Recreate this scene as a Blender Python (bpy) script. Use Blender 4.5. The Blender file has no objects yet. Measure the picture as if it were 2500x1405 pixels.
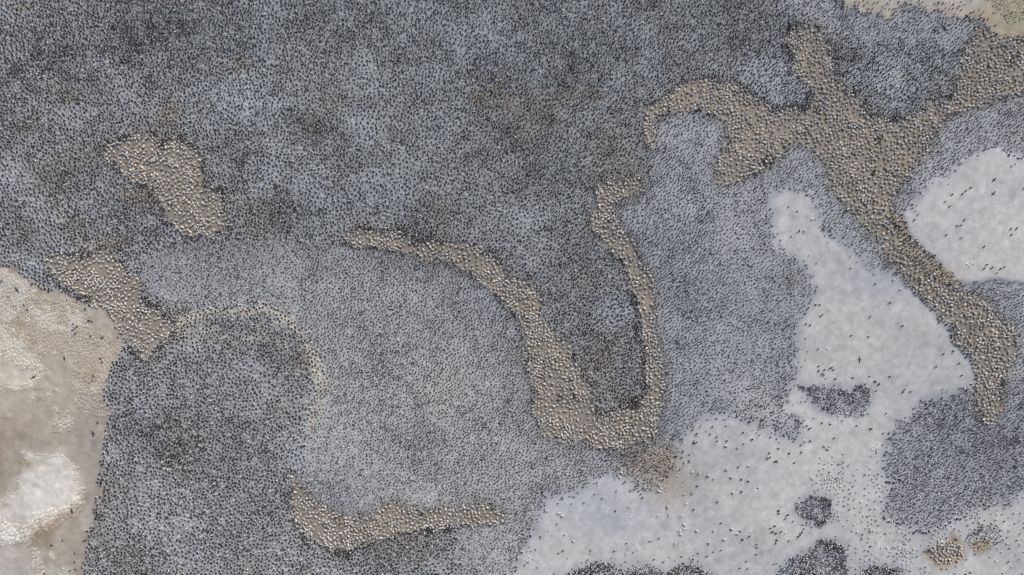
import bpy, math, numpy as np
from mathutils import kdtree
C = bpy.context
sc = C.scene
# ---------------------------------------------------------------- camera, sky, sun, exposure
PXM = 12.5                                   # survey units (photo pixels) per metre on the ground
cam = bpy.data.objects.new("camera", bpy.data.cameras.new("camera"))
sc.collection.objects.link(cam)
cam.location = (0, 0, 133.3); cam.rotation_euler = (0, 0, 0)
cam.data.lens = 24; cam.data.sensor_width = 36; cam.data.clip_start = 1; cam.data.clip_end = 20000
sc.camera = cam
SUN_EL, SUN_AZ = math.radians(38), math.radians(28)      # azimuth clockwise from +Y
w = bpy.data.worlds.new("World"); sc.world = w; w.use_nodes = True
nt = w.node_tree; bg = nt.nodes["Background"]
sky = nt.nodes.new("ShaderNodeTexSky"); sky.sky_type = 'NISHITA'; sky.sun_disc = False
sky.sun_elevation = SUN_EL; sky.sun_rotation = SUN_AZ
sky.air_density = 1.0; sky.dust_density = 6.0; sky.ozone_density = 0.6
nt.links.new(sky.outputs[0], bg.inputs[0]); bg.inputs[1].default_value = 0.11
sl = bpy.data.lights.new("sun", 'SUN'); sl.energy = 1.5; sl.angle = math.radians(14); sl.color = (1.0, 0.99, 0.96)
so = bpy.data.objects.new("sun", sl); sc.collection.objects.link(so)
so.location = (60, 110, 120); so.rotation_euler = (math.pi/2 - SUN_EL, 0, -SUN_AZ + math.pi)
sc.view_settings.view_transform = 'Standard'; sc.view_settings.look = 'None'
sc.view_settings.gamma = 1; sc.view_settings.exposure = 0.14
sc.view_settings.use_curve_mapping = False

rng = np.random.default_rng(7)
# ---------------------------------------------------------------- survey raster
ST = 2.5
X0, X1, Y0, Y1 = -300, 2800, -250, 1655
gx = np.arange(X0, X1 + 1, ST); gy = np.arange(Y0, Y1 + 1, ST)
NX, NY = len(gx), len(gy)
GX, GY = np.meshgrid(gx, gy)
fx = np.fft.rfftfreq(NX)[None, :]; fy = np.fft.fftfreq(NY)[:, None]
F2 = fx*fx + fy*fy
def gn(s, seed):                              # smooth random field, std 1, feature size s
    r = np.random.default_rng(seed).standard_normal((NY, NX))
    f = np.fft.irfft2(np.fft.rfft2(r)*np.exp(-2*math.pi**2*F2*(s/ST)**2), s=(NY, NX))
    return f/f.std()
def blur(a, s):
    p = 60
    b = np.pad(a.astype(float), p, mode='edge')
    f2 = np.fft.rfftfreq(b.shape[1])[None, :]**2 + np.fft.fftfreq(b.shape[0])[:, None]**2
    b = np.fft.irfft2(np.fft.rfft2(b)*np.exp(-2*math.pi**2*f2*(s/ST)**2), s=b.shape)
    return np.clip(b[p:-p, p:-p], 0, 1)
def ss(a, lo, hi):
    t = np.clip((a - lo)/(hi - lo), 0, 1); return t*t*(3 - 2*t)
WX = GX + 5*gn(16, 1) + 3.0*gn(6, 2); WY = GY + 5*gn(16, 3) + 3.0*gn(6, 4)
RX, RY = 4*gn(7, 5) + 2.5*gn(3.5, 6), 4*gn(7, 7) + 2.5*gn(3.5, 8)
def pm(*polys, rag=0):
    out = np.zeros((NY, NX), bool)
    for pl in polys:
        P = np.array(pl, float)
        i0 = max(0, int((P[:, 0].min() - 30 - X0)/ST)); i1 = min(NX, int((P[:, 0].max() + 30 - X0)/ST) + 1)
        j0 = max(0, int((P[:, 1].min() - 30 - Y0)/ST)); j1 = min(NY, int((P[:, 1].max() + 30 - Y0)/ST) + 1)
        x = (WX + rag*RX)[j0:j1, i0:i1]; y = (WY + rag*RY)[j0:j1, i0:i1]; ins = np.zeros(x.shape, bool)
        for k in range(len(P)):
            xa, ya = P[k]; xb, yb = P[k-1]
            if ya == yb: continue
            c = ((ya > y) != (yb > y)) & (x < (xb - xa)*(y - ya)/(yb - ya) + xa)
            ins ^= c
        out[j0:j1, i0:i1] |= ins
    return out
# pelican ground
P1 = [(262,345),(330,332),(400,345),(430,338),(480,365),(497,395),(500,440),(530,470),(562,505),(568,555),(530,568),(470,572),(425,552),(395,520),(372,490),(362,455),(300,425),(265,395)]
P2 = [(113,622),(190,625),(265,616),(302,653),(342,680),(352,735),(370,747),(413,806),(392,840),(365,868),(341,870),(310,838),(306,816),(272,800),(265,760),(213,729),(178,706),(150,690),(125,668)]
P3 = [(840,575),(935,565),(1010,590),(1090,592),(1170,602),(1215,645),(1270,690),(1300,712),(1330,790),(1375,840),(1400,880),(1420,935),(1445,990),(1480,1015),(1550,1010),(1580,960),(1582,900),(1570,800),(1548,720),(1535,670),(1505,640),(1470,590),(1450,560),(1447,520),(1460,500),(1447,485),(1457,450),(1500,440),(1560,440),(1568,475),(1520,490),(1490,510),(1490,540),(1525,590),(1545,620),(1590,700),(1600,790),(1605,860),(1622,920),(1615,1000),(1610,1060),(1590,1075),(1560,1080),(1525,1097),(1480,1097),(1430,1075),(1370,1070),(1320,1050),(1305,1010),(1300,930),(1290,880),(1280,820),(1268,770),(1220,730),(1180,690),(1120,650),(1050,625),(980,608),(900,600),(845,600)]
P4 = [(695,1150),(725,1165),(745,1210),(790,1240),(850,1262),(900,1250),(960,1232),(1010,1240),(1060,1245),(1120,1250),(1170,1238),(1215,1225),(1225,1250),(1190,1280),(1110,1288),(1030,1290),(960,1300),(900,1320),(850,1345),(790,1335),(745,1300),(720,1250),(700,1200)]
P5 = [(1578,262),(1620,235),(1660,205),(1720,190),(1790,200),(1840,220),(1850,258),(1900,272),(1960,268),(1985,250),(1970,200),(1927,150),(1925,92),(1960,68),(2010,75),(2030,130),(2050,200),(2090,250),(2150,295),(2190,300),(2240,280),(2280,245),(2340,220),(2360,180),(2345,115),(2400,75),(2450,92),(2500,110),(2700,130),(2700,200),(2500,220),(2460,225),(2420,258),(2360,268),(2300,295),(2275,340),(2240,400),(2215,430),(2180,470),(2160,530),(2185,575),(2212,632),(2258,668),(2290,690),(2330,708),(2380,722),(2430,762),(2465,800),(2478,850),(2460,900),(2440,960),(2430,1000),(2420,1015),(2395,1005),(2385,960),(2392,920),(2380,870),(2352,835),(2318,800),(2295,765),(2265,735),(2228,705),(2212,680),(2188,642),(2163,605),(2128,570),(2098,540),(2070,512),(2048,485),(2024,450),(2010,415),(1985,370),(1940,345),(1900,380),(1850,420),(1800,450),(1735,458),(1745,400),(1770,350),(1775,305),(1755,276),(1700,272),(1640,274),(1604,292),(1594,325),(1600,362),(1580,365),(1574,310)]
P6 = [(2276,1352),(2290,1336),(2310,1330),(2325,1316),(2342,1324),(2352,1345),(2352,1365),(2336,1379),(2310,1381),(2288,1372)]
# open smooth ground with standing pairs
S1 = [(400,600),(560,590),(700,575),(760,590),(840,600),(900,605),(1000,615),(1120,655),(1200,720),(1265,780),(1280,850),(1290,930),(1300,1030),(1350,1075),(1450,1100),(1540,1110),(1560,1180),(1480,1150),(1430,1190),(1350,1210),(1310,1290),(1240,1405),(1140,1405),(1120,1300),(1225,1250),(1215,1225),(1120,1250),(960,1232),(850,1262),(790,1245),(745,1215),(730,1140),(750,1050),(775,960),(785,880),(745,800),(690,750),(600,730),(500,745),(430,745),(380,720),(350,680),(330,640)]
S2 = [(1600,300),(1640,285),(1760,285),(1775,300),(1745,400),(1735,455),(1800,450),(1850,420),(1930,345),(1990,370),(2050,490),(2130,570),(2215,680),(2215,720),(1960,640),(1990,700),(1985,740),(1950,810),(1955,870),(1930,960),(1925,1010),(1965,1080),(1930,1090),(1800,1015),(1720,1025),(1650,1070),(1640,1130),(1600,1190),(1540,1170),(1520,1100),(1610,1065),(1622,920),(1605,790),(1590,700),(1550,640),(1510,570),(1490,520),(1568,475),(1575,380),(1600,365)]
S3 = [(2300,295),(2360,270),(2500,225),(2900,225),(2900,400),(2500,385),(2420,362),(2370,378),(2330,420),(2270,450),(2215,500),(2190,525),(2170,490),(2240,400),(2275,340)]
S4 = [(2340,700),(2400,682),(2500,690),(2900,690),(2900,1190),(2500,1190),(2460,1225),(2400,1235),(2355,1240),(2310,1285),(2240,1297),(2155,1270),(2143,1235),(2175,1190),(2205,1170),(2160,1160),(2148,1125),(2195,1065),(2200,1030),(2250,985),(2330,945),(2385,960),(2420,1015),(2480,850),(2430,760)]
S5 = [(2000,-400),(2040,10),(2120,40),(2230,25),(2330,30),(2390,60),(2345,115),(2230,100),(2120,110),(2010,60),(1900,0),(1880,-400)]
W1 = [(2900,390),(2500,390),(2420,362),(2370,380),(2330,420),(2270,450),(2215,500),(2195,530),(2240,600),(2290,650),(2340,700),(2400,682),(2500,690),(2900,690)]
W2 = [(1870,475),(1940,460),(1975,480),(2010,560),(2060,600),(2110,630),(2170,665),(2215,700),(2245,725),(2290,780),(2320,820),(2370,880),(2380,940),(2330,948),(2250,988),(2200,1030),(2195,1065),(2150,1120),(2160,1165),(2200,1172),(2175,1190),(2143,1235),(2155,1275),(2240,1300),(2310,1288),(2360,1242),(2400,1238),(2460,1228),(2500,1192),(2900,1190),(2900,1900),(1200,1900),(1240,1405),(1290,1330),(1310,1290),(1320,1215),(1430,1190),(1480,1150),(1540,1170),(1600,1190),(1640,1150),(1645,1080),(1700,1030),(1760,1015),(1850,1040),(1930,1088),(1965,1080),(1950,1030),(1915,1005),(1930,960),(1955,870),(1950,810),(1985,740),(1990,700),(1960,640),(1900,615),(1880,570),(1895,520)]
TP = [(-400,635),(0,640),(50,652),(70,690),(150,712),(200,735),(240,745),(262,765),(270,800),(300,820),(300,850),(270,880),(265,950),(275,1010),(262,1060),(245,1130),(250,1170),(240,1230),(228,1290),(215,1340),(205,1405),(200,1900),(-400,1900)]
TR = [(2385,-300),(2900,-300),(2900,100),(2500,100),(2450,88),(2410,70),(2395,40)]
TM = [(2040,-300),(2390,-300),(2400,40),(2330,30),(2230,25),(2150,38),(2060,20)]
D1 = [(1965,935),(2000,948),(2050,938),(2070,948),(2085,958),(2110,935),(2135,955),(2140,975),(2125,1010),(2080,1025),(2050,1018),(2010,1018),(1985,985),(1962,960)]
D2 = [(1990,1198),(2020,1213),(2036,1240),(2028,1270),(1995,1287),(1965,1272),(1947,1240),(1965,1213)]
D3 = [(1985,1320),(2030,1315),(2060,1325),(2064,1370),(2085,1405),(2090,1500),(1870,1500),(1890,1405),(1905,1385),(1950,1365),(1980,1345)]
D4 = [(1362,1394),(1420,1389),(1470,1380),(1520,1392),(1600,1392),(1690,1383),(1740,1402),(1760,1500),(1320,1500)]
D6 = [(2110,1388),(2150,1374),(2200,1382),(2215,1405),(2220,1500),(2100,1500)]
D8 = [(1885,1010),(1945,1015),(1965,1050),(1952,1085),(1925,1082),(1895,1045)]
D9 = [(2155,1115),(2185,1068),(2208,1080),(2205,1130),(2170,1152)]
D10 = [(1630,1040),(1700,990),(1790,975),(1900,1000),(1900,1060),(1800,1012),(1700,1022),(1650,1068)]
D11 = [(2370,1300),(2410,1270),(2445,1290),(2440,1330),(2415,1350),(2385,1330)]
WD = [(1995,1105),(2100,1120),(2165,1180),(2140,1235),(2155,1275),(2240,1302),(2310,1288),(2360,1242),(2460,1230),(2500,1192),(2900,1190),(2900,1500),(2070,1500),(2070,1330),(2045,1290),(2040,1220),(1990,1180)]
pelR = pm(P1, P2, P3, P4, P5, P6, rag=1) & ~pm([(2200,525),(2225,560),(2300,640),(2350,700),(2320,705),(2285,680),(2245,655),(2205,605),(2180,560)])
Wr = pm(W1, W2); Tr = pm(TP, TR, TM)
Dr = pm(D1, D2, D3, D4, D6, D8, D9)
Wr &= ~Dr
Sr = pm(S1, S2, S3, S4, S5) & ~Wr & ~Tr
Nr = ~(Sr | Wr | Tr | Dr | pelR)
pel = blur(pelR, 2.5); pelW = blur(pelR, 9)
brown = ss(blur(pelR, 7) + .05*gn(7, 19), .12, .72)
BR = pm([(2150,500),(2190,520),(2240,600),(2290,650),(2345,705),(2300,715),(2255,680),(2205,640),(2180,580)])     # bare gravelly strip
RB = pm([(1500,1105),(1560,1095),(1640,1080),(1650,1120),(1650,1160),(1620,1190),(1570,1175),(1510,1140)])        # brown spit below the pelicans
BS = pm([(2268,1362),(2290,1328),(2330,1308),(2362,1325),(2376,1352),(2360,1380),(2320,1392),(2285,1386)], [(2385,1330),(2410,1310),(2430,1340),(2400,1360)])
W = blur(Wr, 7); T = blur(Tr, 4); S = blur(Sr, 13); N = blur(Nr, 8); D = blur(Dr, 7)
n1, n2, n3, n4, n5 = gn(30, 11), gn(12, 12), gn(80, 13), gn(5, 14), gn(160, 15)
# ---------------------------------------------------------------- ground albedo (guano, dirt, stains)
def mix(a, b, m): return a*(1 - m[..., None]) + np.asarray(b)*m[..., None]
def lin(r, g, b):
    c = np.array([r, g, b])/255.; return np.where(c < .04, c/12.92, ((c + .055)/1.055)**2.4)
cN = lin(136, 140, 144); cNl = lin(152, 158, 165); cNd = lin(114, 116, 118); cNb = lin(124, 117, 108)
col = np.broadcast_to(cN, (NY, NX, 3)).copy()
m1 = 0.6*n1 + 0.55*n2 + 0.35*n3
m1 = m1*.58
col = mix(col, cNl, ss(m1, -.2, 1.5)*.75)
col = mix(col, cNd, ss(-m1, .2, 1.6)*.6)
brn = .55*ss(.7*gn(45, 21) + .5*gn(90, 22), .6, 2.0)
for (x, y, rx, ry, a) in [(165,235,40,18,.7),(820,250,60,30,.5),(1195,205,50,9,1.),(1170,250,35,12,1.),(1230,232,90,10,.9),(1225,268,45,10,1.),(1300,245,110,40,.45),(1300,300,90,70,.4),(1420,235,70,25,.5),(590,160,30,25,.6),(410,280,35,40,.8),
        (60,315,30,25,.7),(340,480,60,40,.9),(500,15,60,25,.4),(1440,700,90,60,.3),(60,560,40,40,.6),(250,600,70,25,.7),(135,405,25,12,.6),(90,10,90,15,.5),(2330,200,40,30,.5),(740,880,30,60,.5),(700,1000,60,70,.3)]:
    g = np.exp(-((WX - x)/rx)**2 - ((WY - y)/ry)**2)
    brn = np.maximum(brn, a*ss(g, .15, .9))
col = mix(col, cNb, brn*.8)
for (x, y, rx, ry, a) in [(1890,215,50,60,.8),(2160,190,80,70,.7),(610,250,60,45,.5),(1490,760,50,50,.5),(20,430,40,40,.5),(250,170,40,30,.4),(1010,20,60,40,.4),(1880,180,40,60,.6),(450,560,40,30,.5),(170,500,80,40,.4)]:
    g = np.exp(-((WX - x)/rx)**2 - ((WY - y)/ry)**2)
    col = mix(col, lin(164, 170, 178), a*g)
# pale arc of old guano in the lower left colony
arc = np.zeros((NY, NX))
AP = [(415,800),(470,775),(540,762),(640,758),(700,775),(740,825),(765,890),(785,960),(775,1020),(765,1060)]
AQ = [(450,832),(520,822),(590,832),(650,815),(690,835)]
for (xa, ya), (xb, yb) in list(zip(AP[:-1], AP[1:])) + list(zip(AQ[:-1], AQ[1:])):
    t = np.clip(((WX-xa)*(xb-xa) + (WY-ya)*(yb-ya))/((xb-xa)**2 + (yb-ya)**2), 0, 1)
    d = np.hypot(WX - xa - t*(xb-xa), WY - ya - t*(yb-ya))
    arc = np.maximum(arc, np.exp(-(d/14)**2)*(.55 if yb > 808 and xb < 700 else 1.))
col = mix(col, lin(182, 179, 172), blur(arc, 3)*np.clip(.75 + .25*n2, 0, 1)*.85)
cS = lin(156, 161, 168)
sc_ = mix(np.broadcast_to(cS, (NY, NX, 3)), lin(165, 170, 176), ss(.2*n1 + .8*n3, -.3, 1.6)*.7)
sc_ = mix(sc_, lin(147, 151, 157), ss(-.3*n1 - .7*n3, .4, 1.9)*.6)
g = np.exp(-((GX-1100)/330)**2 - ((GY-980)/260)**2); sc_ = mix(sc_, lin(172, 175, 178), g*.75)
g = np.exp(-((GX-1850)/90)**2 - ((GY-500)/130)**2); sc_ = mix(sc_, lin(165, 168, 172), g*.7)
g = np.exp(-((WX-2425)/70)**2 - ((WY-1085)/100)**2); sc_ = mix(sc_, lin(112, 111, 108), g*.75)
g = np.exp(-((WX-1930)/34)**2 - ((WY-690)/30)**2); sc_ = mix(sc_, lin(112, 110, 107), g*.75)
g = ss(GX, 2130, 2170)*ss(GY, 900, 960); sc_ = mix(sc_, lin(152, 157, 165), g*.7)
g = ss(GX, 1560, 1640)*ss(-GX, -2150, -2100); sc_ = mix(sc_, lin(158, 164, 172), g*.5)
g = ss(-GY, -760, -600)*ss(-GX, -1150, -900); sc_ = mix(sc_, lin(144, 148, 152), g*.7)

col = mix(col, sc_, S)
col = mix(col, lin(178, 174, 166), np.clip(arc*S*1.2, 0, 1)*np.clip(.6 + .3*n2, 0, 1))
dc = lin(160, 165, 174)
col = mix(col, dc, D)
wc = mix(np.broadcast_to(lin(181, 184, 187), (NY, NX, 3)), lin(185, 187, 189), ss(n5, -.5, 1.5))
g = np.exp(-((GX-1500)/200)**2 - ((GY-1230)/80)**2); wc = mix(wc, lin(172, 178, 188), g*.8)
g = np.exp(-((GX-1640)/70)**2 - ((GY-1190)/60)**2); wc = mix(wc, lin(165, 160, 156), g*.85)
g = np.exp(-((GX-2180)/120)**2 - ((GY-680)/60)**2); wc = mix(wc, lin(168, 174, 184), g*.7)
g = np.exp(-((GX-2230)/160)**2 - ((GY-1350)/80)**2); wc = mix(wc, lin(168, 172, 178), g*.5)
wc = mix(wc, lin(170, 175, 184), ss(.7*n3 + .3*gn(50, 91), -.1, 1.6)*.6)
wc = mix(wc, lin(188, 189, 190), ss(n1*.4 + n3*.6, .3, 1.6)*.4)
wc = wc*(1 + .03*gn(2.6, 92) + .004*gn(7, 93))[..., None]
col = mix(col, wc, W)
# bluish halo blended in where the pale ground meets the crowd
halo = np.clip(blur(Sr | Dr, 13) - .08, 0, 1)*W
col = mix(col, lin(160, 166, 178), np.clip(halo*2.0, 0, .85))
# tan bare ground on the left
tc = mix(np.broadcast_to(lin(168, 162, 153), (NY, NX, 3)), lin(149, 137, 119), ss(.8*gn(35, 31) + .3*n2, .0, 1.6)*.8)
tc = mix(tc, lin(186, 182, 175), ss(.8*gn(28, 32) + .4*gn(9, 33) + .5*ss(GY, 1060, 1130), .5, 1.7)*.8*(GX < 230))
g = ss(GX, 150, 260)*ss(GY, 900, 1000); tc = mix(tc, lin(160, 155, 149), g)
TWp = [[(-400,650),(0,655),(50,668),(75,700),(72,740),(50,765),(45,785),(0,785),(-400,790)], [(-400,830),(0,835),(45,845),(85,880),(112,905),(95,945),(50,950),(0,935),(-400,960)],
       [(70,1112),(130,1102),(180,1122),(198,1165),(203,1220),(170,1248),(110,1262),(70,1285),(70,1320),(30,1330),(-400,1290),(-400,1230),(0,1235),(50,1205),(62,1160)],
       [(145,915),(165,915),(165,950),(150,955)], [(105,950),(155,955),(152,978),(118,970)], [(40,1000),(58,1005),(60,1030),(42,1030)], [(115,1300),(160,1300),(165,1318),(125,1325),(112,1312)], [(70,745),(160,760),(200,750),(215,760),(195,800),(150,800),(110,790)]]
twr = pm(*TWp[:7]); tw = ss(blur(twr, 14) + .10*n2 + .05*n4 + .06*gn(3, 34), .12, .85); tw2 = blur(pm(TWp[7]), 10)
tc = mix(tc, lin(184, 179, 170), tw2*.7)
tc = mix(tc, lin(207, 206, 202), tw*np.clip(.85 + .15*n2, .3, 1))
g = np.exp(-((GX-130)/80)**2 - ((GY-1185)/65)**2); tc = mix(tc, lin(214, 213, 208), ss(g + .1*n2, .1, .8)*.85)
g = (GY < 800)*(GX < 160); tc = mix(tc, lin(176, 173, 168), tw*g)
g = (GY >= 800)*(GY < 1000)*(GX < 160); tc = mix(tc, lin(190, 186, 178), tw*g)
g = np.exp(-((GX-20)/80)**2 - ((GY-1375)/45)**2); tc = mix(tc, lin(190, 187, 182), g*.8)
g = np.exp(-((GX-0)/35)**2 - ((GY-1110)/80)**2); tc = mix(tc, lin(152, 141, 124), g*.8)
g = np.exp(-((GX-0)/60)**2 - ((GY-900)/60)**2); tc = mix(tc, lin(188, 182, 172), g*.6)
g = np.exp(-((GX-100)/25)**2 - ((GY-1310)/22)**2); tc = mix(tc, lin(148, 136, 117), g*.8)
g = np.exp(-((GX-75)/25)**2 - ((GY-1130)/12)**2); tc = mix(tc, lin(160, 148, 130), g*.9)
g = ss(GX, 2380, 2430)*ss(-GY, -140, -40); tc = mix(tc, lin(158, 154, 138), g)
g = (GX > 2030)*(GX < 2400)*ss(-GY, -60, 0); tc = mix(tc, lin(170, 168, 164), g*1.0)
col = mix(col, tc, T)
cB = mix(np.broadcast_to(lin(138, 134, 128), (NY, NX, 3)), lin(150, 142, 131), ss(.7*gn(14, 41) + .5*gn(40, 42), .2, 1.7)*.8)
cB = mix(cB, lin(124, 122, 118), ss(-.7*gn(18, 43), .4, 1.8)*.7)
col = mix(col, cB, brown)
col = mix(col, lin(160, 148, 129), blur(BS, 5)*.85*(1 - .4*pel))
col = mix(col, lin(148, 141, 132), blur(RB, 12)*.75)
col = mix(col, lin(157, 151, 141), blur(BR, 3)*.95)
g = np.exp(-((GX-2290)/45)**2 - ((GY-675)/25)**2); col = mix(col, lin(163, 153, 136), g*.7)
g = np.exp(-((GX-1625)/25)**2 - ((GY-1130)/30)**2); col = mix(col, lin(155, 148, 138), g*.5)
rimD = ss(blur(pelR, 13) + .07*gn(14, 17) + .05*gn(6, 18), .06, .38)*ss(blur(pelR, 13), .01, .06)*(1 - brown)*N*np.clip(.75 + .3*gn(30, 16), .25, 1)                   # darker ground round the pelicans, where the crowd is denser
col = mix(col, lin(98, 97, 95), rimD*.6)
rimS = ss(blur(pelR, 16), .04, .45)*(1 - brown)*S
col = mix(col, lin(126, 124, 121), rimS*.75)
col *= (1 + .05*n4 + .05*np.clip(rng.standard_normal((NY, NX)), -2, 2))[..., None]
col = np.clip(col, .01, .9)
# ---------------------------------------------------------------- relief
H = .35*n5 + .18*gn(70, 51) + .07*n1 + .018*n2*np.clip(N + T + brown, 0, 1)
H += .22*blur(pm(W1), 3) - .10*pel + .07*tw*(1 + .3*n4) + .04*blur(BR | RB, 3)*gn(4, 52)
H += .012*gn(3.2, 53)*np.clip(T + brown, 0, 1)
def smp(A, x, y):
    i = np.clip((np.asarray(x) - X0)/ST, 0, NX - 1.001); j = np.clip((np.asarray(y) - Y0)/ST, 0, NY - 1.001)
    i0 = i.astype(int); j0 = j.astype(int); a = i - i0; b = j - j0
    if A.ndim == 3: a = a[:, None]; b = b[:, None]
    return A[j0, i0]*(1-a)*(1-b) + A[j0, i0+1]*a*(1-b) + A[j0+1, i0]*(1-a)*b + A[j0+1, i0+1]*a*b
def near(A, x, y):
    i = np.clip(np.rint((np.asarray(x) - X0)/ST).astype(int), 0, NX - 1); j = np.clip(np.rint((np.asarray(y) - Y0)/ST).astype(int), 0, NY - 1)
    return A[j, i]
def wx(px): return (np.asarray(px) - 1250)/PXM
def wy(py): return -(np.asarray(py) - 702.5)/PXM

# ---------------------------------------------------------------- mesh helpers
def new_mesh(name, V, F, cols=None, smooth=True):
    V = np.asarray(V, np.float32); me = bpy.data.meshes.new(name)
    F = [np.asarray(f, np.int32) for f in (F if isinstance(F, list) else [F])]
    lt = np.concatenate([np.full(len(f), f.shape[1], np.int32) for f in F]); lv = np.concatenate([f.ravel() for f in F])
    me.vertices.add(len(V)); me.vertices.foreach_set('co', V.ravel())
    me.loops.add(len(lv)); me.loops.foreach_set('vertex_index', lv)
    me.polygons.add(len(lt)); ls = np.concatenate([[0], np.cumsum(lt)[:-1]]).astype(np.int32)
    me.polygons.foreach_set('loop_start', ls); me.polygons.foreach_set('loop_total', lt)
    me.polygons.foreach_set('use_smooth', np.full(len(lt), smooth))
    me.update(calc_edges=True)
    if cols is not None:
        at = me.color_attributes.new('tone', 'FLOAT_COLOR', 'POINT')
        c4 = np.ones((len(V), 4), np.float32); c4[:, :3] = cols; at.data.foreach_set('color', c4.ravel())
    return me
def link(name, me, mat, **props):
    o = bpy.data.objects.new(name, me); sc.collection.objects.link(o)
    if mat and not me.materials: me.materials.append(mat)
    for k, v in props.items(): o[k] = v
    return o
def material(name, rough=.9, noise=.0, nscale=8., bump=0., bscale=20., spec=.2):
    m = bpy.data.materials.new(name); m.use_nodes = True; t = m.node_tree; b = t.nodes['Principled BSDF']
    b.inputs['Roughness'].default_value = rough; b.inputs['Specular IOR Level'].default_value = spec
    a = t.nodes.new('ShaderNodeAttribute'); a.attribute_name = 'tone'
    tc = t.nodes.new('ShaderNodeTexCoord'); src = a.outputs['Color']
    if noise:
        nz = t.nodes.new('ShaderNodeTexNoise'); nz.inputs['Scale'].default_value = nscale; nz.inputs['Detail'].default_value = 5
        t.links.new(tc.outputs['Object'], nz.inputs['Vector'])
        mr = t.nodes.new('ShaderNodeMapRange'); mr.inputs[1].default_value = .25; mr.inputs[2].default_value = .75
        mr.inputs[3].default_value = 1 - noise; mr.inputs[4].default_value = 1 + noise
        t.links.new(nz.outputs['Fac'], mr.inputs[0])
        vm = t.nodes.new('ShaderNodeVectorMath'); vm.operation = 'SCALE'
        t.links.new(src, vm.inputs[0]); t.links.new(mr.outputs[0], vm.inputs['Scale']); src = vm.outputs[0]
    t.links.new(src, b.inputs['Base Color'])
    if bump:
        nb = t.nodes.new('ShaderNodeTexNoise'); nb.inputs['Scale'].default_value = bscale; nb.inputs['Detail'].default_value = 4
        t.links.new(tc.outputs['Object'], nb.inputs['Vector'])
        bp = t.nodes.new('ShaderNodeBump'); bp.inputs['Strength'].default_value = bump; bp.inputs['Distance'].default_value = .05
        t.links.new(nb.outputs['Fac'], bp.inputs['Height']); t.links.new(bp.outputs[0], b.inputs['Normal'])
    return m
M_ground = material('guano_ground', .95, .07, 3.2, .6, 4., .05)
M_nest = material('nest_guano', .95, .12, 9., .3, 20., .05)
M_corm = material('black_plumage', .6, 0, 8, 0, 20, .3)
M_pel = material('grey_plumage', .8, 0, 8, 0, 20, .2)
M_rub = material('crust_stone', .95, .15, 6., .3, 15., .05)

# ---------------------------------------------------------------- ground: one sheet to the horizon
ex = np.array([-75000, -30000, -12000, -5000, -2200, -1100, -700, -480, -380], float)
ax = np.concatenate([ex + 0, gx, (2500 - ex)]); ay = np.concatenate([ex, gy, (1405 - ex)])
AXX, AYY = np.meshgrid(ax, ay)
zz = smp(H, AXX.ravel(), AYY.ravel())
cc = smp(col, np.clip(AXX.ravel(), X0, X1), np.clip(AYY.ravel(), Y0, Y1))
V = np.stack([wx(AXX.ravel()), wy(AYY.ravel()), zz], 1)
nx_, ny_ = len(ax), len(ay); I = np.arange(nx_*ny_).reshape(ny_, nx_)
Fq = np.stack([I[1:, :-1].ravel(), I[1:, 1:].ravel(), I[:-1, 1:].ravel(), I[:-1, :-1].ravel()], 1)
link('ground', new_mesh('ground', V, Fq, cc), M_ground, kind='structure', label='guano crusted island ground, pale grey, brown and tan')

# ---------------------------------------------------------------- templates
def tube(pts, sides, colf, cap=True):
    """pts: (x, z, half width, half depth); ring normal in the x-z plane; closes at both ends."""
    P = np.array(pts, float); n = len(P); V, Cc = [], []
    for i in range(n):
        a = P[max(i-1, 0), :2]; b = P[min(i+1, n-1), :2]; t = (b - a)/max(np.linalg.norm(b - a), 1e-6); up = np.array([-t[1], t[0]])
        for k in range(sides):
            th = 2*math.pi*k/sides
            c, s = math.cos(th), math.sin(th)
            V.append((P[i, 0] + up[0]*c*P[i, 3], s*P[i, 2], P[i, 1] + up[1]*c*P[i, 3])); Cc.append(colf(i, c, s))
    F = []
    for i in range(n-1):
        for k in range(sides):
            k2 = (k+1) % sides
            F.append((i*sides+k, (i+1)*sides+k, (i+1)*sides+k2, i*sides+k2))
    return np.array(V), np.array(F), np.array(Cc, float)
def join(parts):
    V, F, K = [], [], []; o = 0
    for v, f, c in parts:
        V.append(v); F.append(f + o); K.append(c); o += len(v)
    return np.concatenate(V), np.concatenate(F), np.concatenate(K)
BK = (.022, .024, .030); BR_ = (.05, .045, .04); WH = (.86, .85, .83); RD = (.25, .12, .08)
def corm_stand(sides=6, lean=0.0, wide=1.0, white=False):
    def cf(i, c, s):                           # c > 0 is the back
        if white and i in (1, 2, 3, 4): return WH if c < .1 else BK
        if i == 2: return WH if c < -.4 else BK
        if i >= 6: return RD
        return BK
    if white:
        pts = [(-.22, .03, .035, .012), (-.12, .10, .09*wide, .07), (.03, .17, .14*wide, .15), (.06, .28, .125*wide, .14), (-.05, .36, .055, .055), (-.08, .43, .038, .042), (-.01, .46, .01, .01)]
    else:
        pts = [(-.28, .05, .035, .012), (-.16, .12, .095*wide, .07), (-.02, .22, .14*wide, .13), (.06, .33, .12*wide, .11), (.07+lean, .42, .05, .05), (.10+lean, .48, .04, .044), (.19+lean, .485, .01, .01)]
    return join([tube(pts, sides, cf), tube([(0, -.03, .035, .03), (0, .05, .05, .03), (-.02, .18, .06, .05)], 4, lambda i, c, s: BR_)])
def corm_sit(sides=6, turn=0.):
    cf = lambda i, c, s: BK if i < 6 else RD
    pts = [(-.33, .12, .03, .012), (-.22, .15, .10, .05), (-.06, .17, .175, .12), (.09, .19, .15, .12), (.18, .27, .055, .06), (.21, .35, .045, .05), (.31, .35, .01, .012)]
    return tube(pts, sides, cf)
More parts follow.
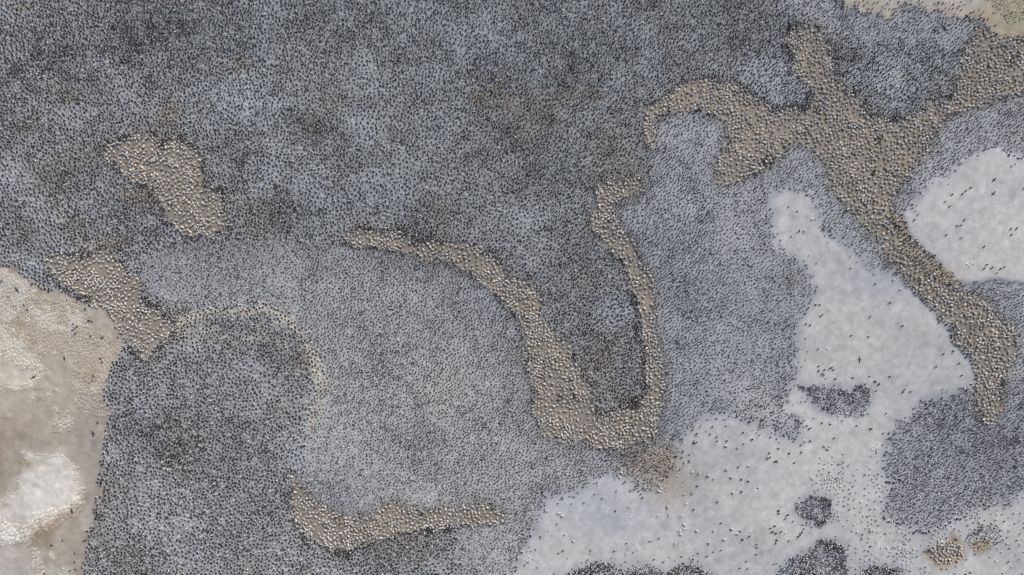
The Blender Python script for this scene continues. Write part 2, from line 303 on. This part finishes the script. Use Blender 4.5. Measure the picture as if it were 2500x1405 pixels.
def corm_fly():
    b = tube([(-.40, 0, .03, .01), (-.25, 0, .06, .04), (0, 0, .10, .09), (.18, 0, .07, .07), (.32, .01, .03, .03), (.42, .02, .035, .035), (.5, .02, .01, .01)], 8, lambda i, c, s: BK if c > -.5 else (.4, .4, .4))
    outs = [b]
    for sg in (-1, 1):
        xs = [(.12, -.10, .06), (.17, -.08, .24), (.12, -.08, .40), (.02, -.06, .58), (-.02, -.04, .62)]
        v = []; 
        for (f, r, y) in xs:
            z = .05*math.sin(y*3); v += [(f, sg*y, z + .012), (r, sg*y, z + .006), (f, sg*y, z - .012), (r, sg*y, z - .006)]
        f = []
        for i in range(4):
            a = i*4; e = a + 4
            f += [(a, a+1, e+1, e), (a+2, e+2, e+3, a+3), (a, e, e+2, a+2), (a+1, a+3, e+3, e+1)]
        outs.append((np.array(v), np.array(f), np.full((20, 3), .03)))
    return join(outs)
def peli(sides=8, pose=0):
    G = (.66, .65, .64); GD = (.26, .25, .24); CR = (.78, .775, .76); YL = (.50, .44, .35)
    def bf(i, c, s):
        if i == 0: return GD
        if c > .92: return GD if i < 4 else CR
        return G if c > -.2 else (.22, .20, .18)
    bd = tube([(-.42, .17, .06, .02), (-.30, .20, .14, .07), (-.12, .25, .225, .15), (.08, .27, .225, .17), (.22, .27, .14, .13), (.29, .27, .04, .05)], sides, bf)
    if pose == 0:      # neck folded back on the body, bill tucked along the breast
        nk = tube([(.22, .30, .06, .06), (.30, .38, .05, .05), (.22, .47, .05, .05), (.10, .50, .055, .055), (.14, .52, .05, .04)], 6, lambda i, c, s: CR)
        bl = tube([(.14, .51, .04, .03), (.30, .44, .035, .03), (.46, .33, .015, .012)], 4, lambda i, c, s: YL)
    elif pose == 1:    # neck up, bill forward
        nk = tube([(.20, .30, .07, .07), (.29, .42, .05, .05), (.27, .56, .045, .045), (.31, .66, .055, .05), (.36, .67, .045, .04)], 6, lambda i, c, s: CR)
        bl = tube([(.35, .66, .04, .03), (.52, .60, .035, .03), (.70, .53, .012, .012)], 4, lambda i, c, s: YL)
    else:              # head laid over the back
        nk = tube([(.24, .30, .06, .06), (.27, .42, .05, .05), (.15, .46, .05, .05), (.02, .45, .055, .05), (-.04, .44, .04, .03)], 6, lambda i, c, s: CR)
        bl = tube([(-.03, .44, .035, .03), (-.16, .39, .03, .02), (-.27, .31, .01, .01)], 4, lambda i, c, s: (.45, .36, .25))
    lg = tube([(0, -.03, .05, .05), (0, .05, .07, .05), (0, .16, .08, .06)], 4, lambda i, c, s: BR_)
    return join([bd, nk, bl, lg])
def nest(seg=12):
    R = [(.36, -.05), (.33, .03), (.29, .14), (.23, .145), (.17, .05), (.0, .02)]
    V, F = [], []
    for (r, z) in R[:-1]:
        for k in range(seg):
            a = 2*math.pi*k/seg; V.append((r*math.cos(a), r*math.sin(a), z))
    n = len(R) - 1
    for i in range(n-1):
        for k in range(seg):
            k2 = (k+1) % seg; F.append((i*seg+k, i*seg+k2, (i+1)*seg+k2, (i+1)*seg+k))
    V.append((0, 0, R[-1][1])); c = len(V) - 1
    for k in range(0, seg, 2):
        F.append(((n-1)*seg+k, (n-1)*seg+(k+1) % seg, (n-1)*seg+(k+2) % seg, c))
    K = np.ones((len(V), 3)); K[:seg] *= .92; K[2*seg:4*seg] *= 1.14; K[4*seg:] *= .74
    return np.array(V), np.array(F), K
def scatter(name, batches, mat, **props):
    """batches: (template, px, py, heading, scale, colour multiplier (n,3) or (n,1) or absolute flag)"""
    VV, FF, CC = [], [], []; off = 0
    for (tv, tf, tcl), px, py, hd, s, cm, dz in batches:
        n = len(px)
        if n == 0: continue
        c, q = np.cos(hd)[:, None], np.sin(hd)[:, None]; s = s[:, None]
        x = (tv[None, :, 0]*c - tv[None, :, 1]*q)*s + wx(px)[:, None]
        y = (tv[None, :, 0]*q + tv[None, :, 1]*c)*s + wy(py)[:, None]
        z = tv[None, :, 2]*s + (smp(H, px, py) + dz)[:, None]
        VV.append(np.stack([x, y, z], -1).reshape(-1, 3)); CC.append((tcl[None]*cm[:, None, :]).reshape(-1, 3))
        FF.append((tf[None] + (np.arange(n)*len(tv))[:, None, None]).reshape(-1, 4) + off); off += n*len(tv)
    me = new_mesh(name, np.concatenate(VV), np.concatenate(FF), np.clip(np.concatenate(CC), 0, .9))
    return link(name, me, mat, **props)

# ---------------------------------------------------------------- where the animals and nests sit
def poisson(rf, mask, box, tries=9, seed=1, relax=2):
    """rf: spacing raster; mask: where allowed. dart throwing with neighbours on a hash grid, then relaxed."""
    r = np.random.default_rng(seed); x0, y0, x1, y1 = box
    rm = float(rf[mask].min()) if mask.any() else 8; cs = float(np.percentile(rf[mask], 98))
    n = int(tries*(x1-x0)*(y1-y0)/(rm*rm))
    px = r.uniform(x0, x1, n); py = r.uniform(y0, y1, n); ok = near(mask, px, py); px, py = px[ok], py[ok]
    rr = near(rf, px, py); g = {}; out = []
    ci = (px/cs).astype(int); cj = (py/cs).astype(int)
    for a, b, c, i, j in zip(px.tolist(), py.tolist(), rr.tolist(), ci.tolist(), cj.tolist()):
        c2 = c*c; bad = False
        for ii in (i-1, i, i+1):
            for jj in (j-1, j, j+1):
                for (u, v) in g.get((ii, jj), ()):
                    if (u-a)**2 + (v-b)**2 < c2: bad = True; break
                if bad: break
            if bad: break
        if not bad:
            g.setdefault((i, j), []).append((a, b)); out.append((a, b))
    return np.array(out)
BOX = (-70, -70, 2570, 1475)
inb = (GX > BOX[0]) & (GX < BOX[2]) & (GY > BOX[1]) & (GY < BOX[3])
spN = 6.8 + .35*n2 + .3*n1 - 1.6*rimD
spS = 5.9 + .25*n1 + .35*n2 - .5*ss(rimS, 0, 1)
sp = np.clip(np.where(Nr, spN, spS), 4.5, 9)
edge = ss(W + .0*n2, .75, .2)
mN = Nr & inb & (brown < .55)
mS = Sr & inb & (brown < .6) & (W < .6)
# gaps in the S crowd
A = poisson(sp, (mN | mS), BOX, 11, 101)
nf = blur(Nr, 16); isN = near(Nr, A[:, 0], A[:, 1]) | (smp(nf, A[:, 0], A[:, 1]) > .25 + .5*rng.random(len(A))) & (smp(brown, A[:, 0], A[:, 1]) < .1)
NP = A[isN]; SP = A[~isN]
DP = poisson(np.clip(4.2 + .6*gn(9, 61), 3.2, 7), (blur(Dr, 4) > .22) & ~Sr & inb, BOX, 8, 102)
DP2 = poisson(np.full((NY, NX), 4.8), pm(D10) & inb & ~Wr, BOX, 4, 103); DP2 = DP2[rng.random(len(DP2)) < ss(smp(gn(14, 64), DP2[:, 0], DP2[:, 1]), -.6, 1.6)*.8]
rimP = poisson(np.full((NY, NX), 4.2), ((rimD + .18*gn(9, 94)) > .40) & (rimD > .12) & inb, BOX, 5, 104)
inP = poisson(np.full((NY, NX), 8.), pelR & inb, BOX, 4, 114); inP = inP[rng.random(len(inP)) < .16 + .5*ss(-smp(blur(pelR, 9), inP[:, 0], inP[:, 1]), -.75, -.5)]
# thin the S crowd a little where it frays out into pale ground
WF = blur(Wr, 20)
fr = smp(WF, SP[:, 0], SP[:, 1]); SP = SP[rng.random(len(SP)) > .85*ss(fr, .12, .75)]
DF = blur(Dr, 6); cl = gn(11, 63)
fr = smp(DF, DP[:, 0], DP[:, 1])*.95 + .12*smp(cl, DP[:, 0], DP[:, 1]); DP = DP[rng.random(len(DP)) < ss(fr, .25, .75)]
# white-breasted loose crowd, lower right
wdm = pm(WD) & Wr & inb & ~BS & (brown < .3)
WDP = poisson(np.clip(9.5 + 2.2*gn(14, 62), 6, 17), wdm, BOX, 5, 105)
keep = rng.random(len(WDP)) < .75 + .2*smp(n1, WDP[:, 0], WDP[:, 1]); WDP = WDP[keep]
g11 = poisson(np.full((NY, NX), 6.0), pm(D11) & inb, BOX, 5, 106)
# streaky scattered birds on the tan ground at the top right
TRP = poisson(np.full((NY, NX), 8.5), pm(TM) & inb, BOX, 3, 107); TRP = TRP[rng.random(len(TRP)) < ss(TRP[:, 1], -30, 55)*.75 + .12]
TR2 = poisson(np.full((NY, NX), 12.), pm(TR) & inb & (GY > 30), BOX, 3, 108); TR2 = TR2[rng.random(len(TR2)) < .5]
TL = poisson(np.full((NY, NX), 6.), pm([(20,680),(70,672),(130,690),(230,735),(225,790),(215,775),(180,740),(80,712)]) & ~pelR, BOX, 3, 109)
TL = TL[rng.random(len(TL)) < .5*ss(-TL[:, 1] + .3*TL[:, 0], -730, -620) + .10]

# ---- nests
cols_at = lambda P: smp(col, P[:, 0], P[:, 1])
NT = [[(-80,655),(0,660),(70,680),(78,720),(72,790),(0,795),(-80,795)], [(72,715),(210,738),(222,765),(205,795),(195,830),(165,870),(130,870),(60,850),(78,790)],
      [(-80,800),(0,800),(60,815),(115,855),(90,900),(40,885),(-80,880)], [(215,800),(290,840),(265,890),(262,900),(200,885),(165,865)], [(180,900),(268,915),(274,1010),(245,1022),(200,990)],
      [(133,998),(180,1000),(192,1045),(170,1062),(135,1060)], [(183,1130),(200,1130),(206,1165),(192,1162)], [(120,1248),(215,1205),(212,1225),(190,1265),(105,1290),(82,1330),(55,1325),(-80,1300),(-80,1262),(60,1278)],
      [(75,1340),(100,1345),(105,1405),(85,1405)], [(100,880),(125,890),(100,950),(40,960),(-80,955),(-80,945),(45,950),(90,935)], [(2395,-60),(2560,-60),(2560,70),(2460,55),(2420,25)]]
nm = pm(*NT)
TN = poisson(np.clip(7.3 + .5*n2, 6.3, 9), nm & inb & (pel < .1), BOX, 14, 110)
EN = poisson(np.full((NY, NX), 9.), pm([(1590,1085),(1650,1090),(1655,1150),(1610,1165)],[(2195,540),(2330,690),(2300,700),(2230,620)]), BOX, 4, 111)

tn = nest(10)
def rim_col(P, k, amp):
    c = cols_at(P); m = smp(m1, P[:, 0], P[:, 1])
    return np.clip(c*(k + amp*m)[:, None], 0, .8)
def R(n, a, b): return rng.uniform(a, b, n)
crop = NP[rng.random(len(NP)) < .93]
nb = [(tn, NP[:, 0], NP[:, 1], R(len(NP), 0, 6.28), R(len(NP), .9, 1.1), rim_col(NP, 1.34, .04)*R(len(NP), .88, 1.12)[:, None], np.full(len(NP), 0.))]
ar = smp(arc, SP[:, 0], SP[:, 1]); sn = SP[(rng.random(len(SP)) < .10) | (ar > .25)]
nb.append((tn, sn[:, 0], sn[:, 1], R(len(sn), 0, 6.28), R(len(sn), .7, .85), rim_col(sn, 1.04, .02), np.full(len(sn), -.02)))
# individual empty nests: the 300 that show largest (tan ground on the left)
tl_ = TN[TN[:, 0] < 400]; order = np.argsort(np.hypot(tl_[:, 0] - 130, (tl_[:, 1] - 790)*.9))
tl_vis = [i for i in order if 0 < tl_[i, 0] < 2500 and tl_[i, 1] < 1400]
indN = tl_[tl_vis[:300]]; rest = np.concatenate([tl_[[i for i in range(len(tl_)) if i not in set(tl_vis[:300])]], TN[TN[:, 0] >= 400], EN])
nb.append((tn, rest[:, 0], rest[:, 1], R(len(rest), 0, 6.28), R(len(rest), .75, 1.), np.clip(rim_col(rest, 1.25, 0)+.01, 0, .75), np.full(len(rest), -.01)))
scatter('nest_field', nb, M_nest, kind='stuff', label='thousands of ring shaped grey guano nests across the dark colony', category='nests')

# ---- cormorants
def heads(n, mean=90, sd=55): return np.radians(mean + sd*rng.standard_normal(n))
def face(P, sd=70, k=.62):
    # most birds face up the slope / into the wind, which swings round from left to right
    a = np.where(P[:, 0] < 1250, 40, 140)*1.0; a = np.where(P[:, 1] < 250, 90, a)
    h = np.radians(a + sd*rng.standard_normal(len(P))); f = rng.random(len(P)) < k
    return np.where(f, h, R(len(P), 0, 6.28))
tS6, tS5, tSit, tWh = corm_stand(6), corm_stand(6, .05, 1.1), corm_sit(6), corm_stand(6, 0, 1.05, True)
def birds(T_, P, hd, lo, hi, dz=0., wf=.25):
    n = len(P); wm = rng.random(n) < wf; sc2 = R(n, lo, hi); cc2 = one(n)
    toc = np.arctan2(P[:, 1] - 702, 1250 - P[:, 0]) + R(n, -.7, .7)       # breast turned towards the open middle of the colony
    for T3, m3, h3 in ((T_, ~wm, hd), (tWh, wm, np.where(rng.random(n) < .8, toc, hd))):
        cb.append((T3, P[m3, 0], P[m3, 1], h3[m3], sc2[m3], cc2[m3], np.full(m3.sum(), dz)))
one = lambda n, a=.6, b=1.3: np.repeat(R(n, a, b)[:, None], 3, 1)
cb = []
k = rng.random(len(NP)); occ = k < .955
sit = NP[occ & (k < .66)]; st = NP[occ & (k >= .66)]
cb.append((tSit, sit[:, 0], sit[:, 1], heads(len(sit), 90, 90), R(len(sit), .74, 1.0), one(len(sit)), np.full(len(sit), .05)))
birds(tS6, st, face(st), .70, .90, .05, .42)
mate = NP[rng.random(len(NP)) < .30 + .25*ss(-smp(m1, NP[:, 0], NP[:, 1]), 0, 1.5)]
an = R(len(mate), 0, 6.28); mate = mate + np.stack([np.cos(an), np.sin(an)], 1)*3.6
birds(tS6, mate, face(mate), .62, .84, .03, .3)
se = ((SP[:, 0] > 2130) & (SP[:, 1] > 900)); far = np.hypot(SP[:, 0] - 1250, SP[:, 1] - 702) > 520
birds(tS5, SP[far & ~se], face(SP[far & ~se]), .60, .80, 0, .32); birds(tS5, SP[se], face(SP[se]), .66, .88, 0, .3); birds(tS5, SP[~far], face(SP[~far]), .66, .84, 0, .05)
m2 = SP[rng.random(len(SP)) < .28]; an = R(len(m2), -.6, .6) + np.where(rng.random(len(m2)) < .5, 0, math.pi)
m2 = m2 + np.stack([np.cos(an), np.sin(an)], 1)*2.6
birds(tS6, m2, face(m2), .52, .70, 0, .12)
for P, mn, sd in ((DP, 100, 80), (DP2, 100, 80), (rimP, 90, 90), (inP, 90, 90), (TRP, 60, 50), (TR2, 60, 50), (g11, 120, 50)):
    birds(tS6, P, face(P), .68, .98, 0, .3)
birds(tS6, WDP, face(WDP), .7, .95, 0, .72)
# a few cormorants among the pelicans, and loose ones near the crowd's edge on pale ground
ep = []
es = blur(Sr | Dr, 20)
q = rng.uniform((1200, 350), (2500, 1405), (26000, 2)); pw = near(Wr, q[:, 0], q[:, 1])*near(es, q[:, 0], q[:, 1])**1.5*.95*np.clip(.7 + .6*near(gn(10, 71), q[:, 0], q[:, 1]), .05, 2)
q = q[(rng.random(len(q)) < pw) & ~near(wdm, q[:, 0], q[:, 1])]
cb.append((tS6, q[:, 0], q[:, 1], heads(len(q), 90, 90), R(len(q), .58, .8), one(len(q)), np.zeros(len(q))))
for (x, y, r, n) in [(2140,345,9,14),(1995,272,7,10),(2130,425,7,9),(1290,1,1,0),(1365,972,8,12),(1405,968,8,12),(1545,1040,4,5),(1870,398,14,26),(2345,465,1,0),(2465,150,10,18),(395,350,12,20),(465,440,6,8),(2385,1300,8,4),(340,860,10,14)]:
    if n: ep.append(np.stack([x + r*rng.standard_normal(n)*.6, y + r*rng.standard_normal(n)*.6], 1))
ep = np.concatenate(ep); cb.append((tS6, ep[:, 0], ep[:, 1], heads(len(ep), 90, 90), R(len(ep), .7, .9), one(len(ep)), np.zeros(len(ep))))
scatter('cormorant_colony', cb, M_corm, kind='stuff', label='tens of thousands of black cormorants packed on and between their nests', category='cormorants')

# ---- pelicans
PP = poisson(np.clip(7.7 + 1.5*gn(9, 81), 5.8, 15), ((blur(pelR, 7) + .09*gn(7, 82)) > .5) & inb & ~pm([(240,640),(285,700),(272,690),(228,655)]), BOX, 8, 120)
sp6 = (PP[:, 0] > 2260) & (PP[:, 0] < 2360) & (PP[:, 1] > 1300); PP = PP[~sp6]
PP = np.concatenate([PP, poisson(np.full((NY, NX), 6.0), np.hypot((GX - 2314)/38, (GY - 1352)/29) < 1 - .05*n4, BOX, 10, 121)])
keepp = rng.random(len(PP)) < .97; PP = PP[keepp]
LONE = [(1684,530),(1327,635),(1360,620),(1382,700),(1427,705),(1487,722),(1525,742),(1643,732),(1713,742),(1763,753),(1830,800),(1655,838),(1380,845),(1327,855),(1155,835),(1342,920),(1212,943),(1148,997),(1222,993),(1310,1002),(1325,1062),(1297,1107),(1302,1130),(1410,1103),(1523,1100),(1645,1087),(1706,1093),(1682,1117),(1592,1158),(1093,1170),(562,1170),(1265,1190),(462,975),(485,995),(932,1258),(880,735),(893,703),(1605,515),(1763,650),(1890,595),(1958,617),(1610,680)]
LONE = np.array([(1200 + a/2.81, 905 + b/2.81) for a, b in LONE])
L2 = np.array([(1966,476),(1978,536),(1960,564),(2180,684),(2197,706),(2012,1090),(2018,1095),(2025,1090),(2022,1098)], float)
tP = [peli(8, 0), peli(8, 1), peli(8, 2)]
inP2 = (PP[:, 0] > 95) & (PP[:, 0] < 430) & (PP[:, 1] > 600) & (PP[:, 1] < 890)
inP6 = (PP[:, 0] > 2260) & (PP[:, 0] < 2360) & (PP[:, 1] > 1300)
cand = np.flatnonzero(inP2); c6 = np.flatnonzero(inP6)
room = 300 - len(LONE) - len(L2) - len(c6)
cand = cand[np.argsort(PP[cand, 0])][:room]
ind = np.zeros(len(PP), bool); ind[cand] = True; ind[c6] = True
Q = PP[~ind]; t = rng.integers(0, 10, len(Q)); pb = []
pc = lambda n: R(n, .62, 1.2)[:, None]*np.array([[1, 1, 1]]) + rng.standard_normal((n, 1))*np.array([[.03, 0, -.03]])
for i, m in ((0, t < 5), (1, (t >= 5) & (t < 7)), (2, t >= 7)):
    pb.append((tP[i], Q[m, 0], Q[m, 1], R(m.sum(), 0, 6.28), R(m.sum(), .66, 1.0), pc(m.sum()), np.zeros(m.sum())))
scatter('pelican_flock', pb, M_pel, kind='stuff', label='many hundreds of pale grey pelicans resting on strips of brown ground', category='pelicans')

# ---- crust rubble on the spit and beside the pale slope
def stone():
    v, f, c = tube([(0, -.06, .08, .08), (.0, .02, .13, .12), (.01, .09, .11, .10), (.0, .13, .03, .03)], 6, lambda i, c, s: (1, 1, 1))
    return v*[1, 1, 1], f, c
def lump():
    seg = 7; V, F = [], []
    for r, z in ((.16, -.04), (.15, .03), (.10, .09), (.02, .11)):
        for k in range(seg): a = 6.283*k/seg; V.append((r*math.cos(a)*(1+.15*math.sin(2*a)), r*math.sin(a), z))
    for i in range(3):
        for k in range(seg): k2 = (k+1) % seg; F.append((i*seg+k, i*seg+k2, (i+1)*seg+k2, (i+1)*seg+k))
    return np.array(V), np.array(F), np.ones((len(V), 3))
tl = lump()
rr_ = [poisson(np.full((NY, NX), 4.5), pm([(1530,1170),(1600,1155),(1640,1085),(1655,1090),(1660,1170),(1625,1200),(1600,1190)]), BOX, 4, 130),
       poisson(np.full((NY, NX), 6.0), BR, BOX, 4, 131)]
ed = (tw > .25) & (tw < .6) & inb; rr_.append(poisson(np.full((NY, NX), 4.0), ed, BOX, 4, 132))
rb = np.concatenate(rr_)
scatter('guano_rubble', [(tl, rb[:, 0], rb[:, 1], R(len(rb), 0, 6.28), R(len(rb), .5, 1.35), np.clip(cols_at(rb)*R(len(rb), 1.0, 1.3)[:, None], 0, .8), np.zeros(len(rb)))], M_rub,
        kind='stuff', label='crumbly lumps of pale guano crust along the bare edges', category='rubble')

# ---------------------------------------------------------------- individuals with labels of their own
ORD = ['leftmost', 'second from left', 'third from left', 'fourth from left', 'fifth from left', 'sixth from left', 'seventh from left', 'eighth from left', 'ninth from left', 'tenth from left']
def cells(P, cap=9):
    """split points into compass cells of the zone, each with at most cap members"""
    P = np.asarray(P, float); idx = np.arange(len(P)); names = {}
    nrow = max(1, int(math.ceil(math.sqrt(len(P)/cap))))
    o = idx[np.argsort(P[:, 1])]; rows = np.array_split(o, nrow); res = [None]*len(P)
    for ri, r_ in enumerate(rows):
        r_ = r_[np.argsort(P[r_, 0])]; nc = max(1, int(math.ceil(len(r_)/cap))); 
        for ci, c_ in enumerate(np.array_split(r_, nc)):
            for oi, i in enumerate(c_): res[i] = (ri, nrow, ci, nc, oi, len(c_))
    return res
NTH = ['first', 'second', 'third', 'fourth', 'fifth', 'sixth', 'seventh', 'eighth', 'ninth', 'tenth']
def place_words(t):
    ri, nr, ci, nc, oi, n = t
    row = '' if nr == 1 else ('top row' if ri == 0 else 'bottom row' if ri == nr-1 else NTH[ri] + ' row')
    cl = '' if nc == 1 else ('left end' if ci == 0 else 'right end' if ci == nc-1 else ('middle' if nc == 3 else NTH[ci] + ' stretch'))
    od = 'lone one' if n == 1 else ('rightmost' if oi == n-1 else ORD[oi])
    return od + ((', ' + row) if row else '') + ((', ' + cl) if cl else '')
seen = set()
def put(name, me, mat, px, py, hd, s, label, cat, group, dz=0., rx=0.):
    while label in seen: label = label + ' side'
    seen.add(label)
    o = bpy.data.objects.new(name, me); sc.collection.objects.link(o)
    o.location = (float(wx(px)), float(wy(py)), float(smp(H, np.array([px]), np.array([py]))[0]) + dz)
    o.rotation_euler = (rx, 0, hd); o.scale = (s, s, s)
    o['label'] = label; o['category'] = cat; o['group'] = group
    return o
def tmesh(name, T_, mat, k=(1, 1, 1)):
    me = new_mesh(name, T_[0], T_[1], np.clip(T_[2]*np.array(k), 0, .9)); me.materials.append(mat); return me
cm = [tmesh('cormorant', corm_stand(8), M_corm), tmesh('cormorant', corm_stand(8, .05, 1.1), M_corm), tmesh('cormorant_sitting', corm_sit(8), M_corm)]
# cormorants standing alone
z3 = lambda L, x0, y0: [(x0 + a/2.81, y0 + b/2.81) for a, b in L]
CG = [
 ('on tan flats at far left', z3([(660,1310),(650,1340),(712,1220),(700,1195),(640,940),(615,935),(625,938),(525,1025),(510,960),(520,985),(505,1000),(535,975),(345,735),(460,745),(480,755),(470,790),(590,855),(180,828),(205,860),(620,830),(815,1050),(710,1050),(550,770),(420,700),(30,665),(75,775),(230,690),(630,1040)], 0, 450)),
 ('beside the lower left colony edge', z3([(685,352),(750,352),(755,380),(735,515),(750,545),(698,617),(718,640),(705,640),(695,705),(710,745),(700,770),(725,820),(650,945),(655,968),(665,1015),(522,1247),(520,1305),(525,1358),(485,1368),(365,1190),(440,1158),(310,1390),(580,1310),(570,1345),(605,1148),(590,1160)], 0, 905)),
 ('on the right hand pale slope', z3([(1580,30),(1545,50),(1520,70),(1400,125),(1430,158),(1450,75),(1527,250),(1505,285),(1480,292),(1405,350),(1505,372),(1848,350),(1845,310),(1885,305),(1948,450),(1660,580),(1680,555),(1715,575),(1775,580),(1805,570),(1160,355),(1140,380),(1210,405),(1135,265),(1190,250),(1330,490),(1255,465),(1370,550),(1945,30),(1660,430)], 1800, 450)),
 ('in the long pale basin', z3([(945,683),(1045,812),(1018,568),(915,910),(903,1048),(785,1037),(560,1130),(400,188),(340,160),(358,360),(412,322),(585,295),(618,322),(630,350),(770,578),(1405,1163),(1470,1145),(1510,1225),(1525,1310),(1360,1250),(1130,970),(1415,870),(1370,945),(470,958),(500,968),(565,830),(540,828),(570,905),(585,895),(565,1250),(590,1300),(605,1275),(640,1265),(655,1258),(665,1275),(565,1280),(600,1310),(680,1335),(800,1330),(915,1320),(950,1355),(980,1370),(1050,1320)], 1800, 450)),
 ('on pale flat left of spit', z3([(748,730),(757,875),(855,828),(953,827),(1005,790),(1038,812),(1052,825),(1025,850),(1037,873),(1010,828),(980,815),(990,797),(635,908),(850,965),(592,836),(565,865),(448,1050),(335,1140),(498,1128),(488,1235),(458,1250),(680,1235),(843,1243),(927,1190),(1118,1300),(1183,1318),(1150,1157),(228,1330),(313,1347),(167,1365),(160,1370),(250,1310),(302,1225),(455,910),(480,870),(490,878),(415,845),(350,830)], 1200, 905)),
 ('on pale flat right of spit', z3([(1293,682),(1313,557),(1358,575),(1305,598),(1385,485),(1405,490),(1390,498),(1408,430),(1375,405),(1495,432),(1510,380),(1540,452),(1610,480),(1545,480),(1725,500),(1785,470),(1900,565),(1905,590),(1940,620),(1415,797),(1547,900),(1713,830),(1690,660),(1390,960),(1573,1045),(1640,1087),(1765,1130),(1717,1157),(1815,1187),(1817,1208),(1573,1230),(1522,1245),(1487,1190),(1480,1275),(1308,1280),(1385,1300),(1320,1330),(1705,1355),(1757,1360),(1925,1100),(1942,1110),(1937,1060),(1950,1160),(1945,1180),(1960,960),(1720,420)], 1200, 905)),
 ('near the small dark bird clusters', z3([(95,468),(222,455),(278,535),(215,565),(205,600),(355,568),(437,562),(435,510),(500,485),(505,395),(495,400),(480,380),(585,358),(640,370),(825,380),(922,402),(930,400),(665,462),(1010,435),(1047,435),(1050,430),(1045,470),(1030,295),(1150,130),(1140,148),(1190,145),(960,140),(975,100),(955,75),(885,95),(255,620),(388,630),(27,742),(75,755),(27,830),(400,905),(405,940),(278,955),(280,975),(335,990),(345,985),(325,1010),(250,1060),(230,1100),(260,1110),(265,1160),(295,1100),(415,1135),(440,1110),(430,1125),(352,1165),(128,1187),(80,1130),(35,1155),(130,1260),(62,1310),(380,1030),(220,1075)], 1800, 905)),
]
tot = 0
for zone, pts in CG:
    t = cells(pts, 10)
    for (x, y), tt in zip(pts, t):
        if tot >= 292: break
        tot += 1
        k_ = int(rng.random() < .5)
        put('cormorant', cm[k_], None, x, y, math.radians(90 + 70*rng.standard_normal()), rng.uniform(.85, 1.05), 'black cormorant ' + zone + ', ' + place_words(tt), 'cormorant', 'cormorants standing apart on bare ground')
fl = tmesh('cormorant_flying', corm_fly(), M_corm)
for x, y, hd, h, lab in [(72,708,.6,3,'black cormorant flying with spread wings over the ringed nests at far left'), (115,915,-.9,3,'black cormorant gliding beside the white crust lobe at far left'),
        (177,873,.1,2,'black cormorant in flight over tan ground below the pelican strip'), (247,1053,.2,2,'black cormorant in flight over smooth grey flat beside colony edge'),
        (202,1235,.15,3,'black cormorant in flight over the large white guano patch'), (2085,876,.05,2.5,'black cormorant flying over pale basin above the dark pool of birds'),
        (2384,450,2.3,4,'black cormorant flying over pale slope at right, upper of two'), (2382,482,2.4,4,'black cormorant flying over pale slope at right, lower of two')]:
    put('cormorant', fl, None, x, y, hd, rng.uniform(.95, 1.15), lab, 'cormorant', 'cormorants in flight', dz=h)
# pelicans
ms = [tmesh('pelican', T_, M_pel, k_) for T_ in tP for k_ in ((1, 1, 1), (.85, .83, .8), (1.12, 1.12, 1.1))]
tone = {0: 'grey', 1: 'darker grey', 2: 'pale'}; pose = {0: 'with folded neck', 1: 'with raised head', 2: 'head laid back'}
def pelis(pts, zone, group, cap=9, poses=(0, 0, 1, 2), s=(.74, .95)):
    t = cells(pts, cap)
    for (x, y), tt in zip(pts, t):
        p = int(rng.choice(poses)); k_ = int(rng.integers(0, 3))
        put('pelican', ms[p*3 + k_], None, x, y, rng.uniform(0, 6.28), rng.uniform(*s), tone[k_] + ' pelican ' + zone + ', ' + place_words(tt), 'pelican', group)
g = PP[cand]
up = g[:, 1] < 690; md = (g[:, 1] >= 690) & (g[:, 1] < 765); lo = g[:, 1] >= 765
pelis(g[up], 'on upper left brown strip', 'pelicans on the left brown strip', 10)
pelis(g[md], 'on left brown strip\'s waist', 'pelicans on the left brown strip', 10)
pelis(g[lo], 'on lower left brown strip', 'pelicans on the left brown strip', 10)
pelis(PP[c6], 'on the tiny brown islet', 'pelicans on the brown islet', 8)
pelis(LONE, 'alone on bottom pale flat', 'pelicans standing on pale ground', 8, (1, 1, 0), (.72, .95))
pelis(L2, 'in the long pale basin', 'pelicans standing on pale ground', 5, (1, 1, 0), (.7, .85))
# empty nests
cN_ = cols_at(indN); lv = np.clip(rim_col(indN, 1.25, 0)+.01, 0, .75); nmz = []
tn2 = nest(14)
pal = [lin(202, 200, 194), lin(184, 178, 168), lin(172, 164, 152), lin(178, 174, 168)]
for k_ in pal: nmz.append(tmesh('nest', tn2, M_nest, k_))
jj = [int(np.argmin([np.abs(c - p).sum() for p in pal])) for c in lv]
zones = [('on far left whitish crust', (indN[:, 0] < 78) & (indN[:, 1] < 797)), ('between left white lobes', (indN[:, 0] < 78) & (indN[:, 1] >= 797)),
         ('on the tan shelf', (indN[:, 0] >= 78) & (indN[:, 0] < 150)), ('near left pelican strip', (indN[:, 0] >= 150) & (indN[:, 1] < 850)), ('by smooth tan flat', (indN[:, 0] >= 150) & (indN[:, 1] >= 850))]
tnm = ['white', 'pale', 'tan', 'grey']
for zone, mk in zones:
    ii = np.flatnonzero(mk)
    if not len(ii): continue
    t = cells(indN[ii], 10)
    for i, tt in zip(ii, t):
        put('nest', nmz[jj[i]], None, indN[i, 0], indN[i, 1], rng.uniform(0, 6.28), rng.uniform(.8, 1.05), 'empty ' + tnm[jj[i]] + ' ring nest ' + zone + ', ' + place_words(tt), 'nest', 'empty ring nests on the tan ground', dz=-.02)
print('counts', len(NP), len(SP), len(DP), len(WDP), len(PP), len(TN), len(rimP), tot, len(cand), len(q))
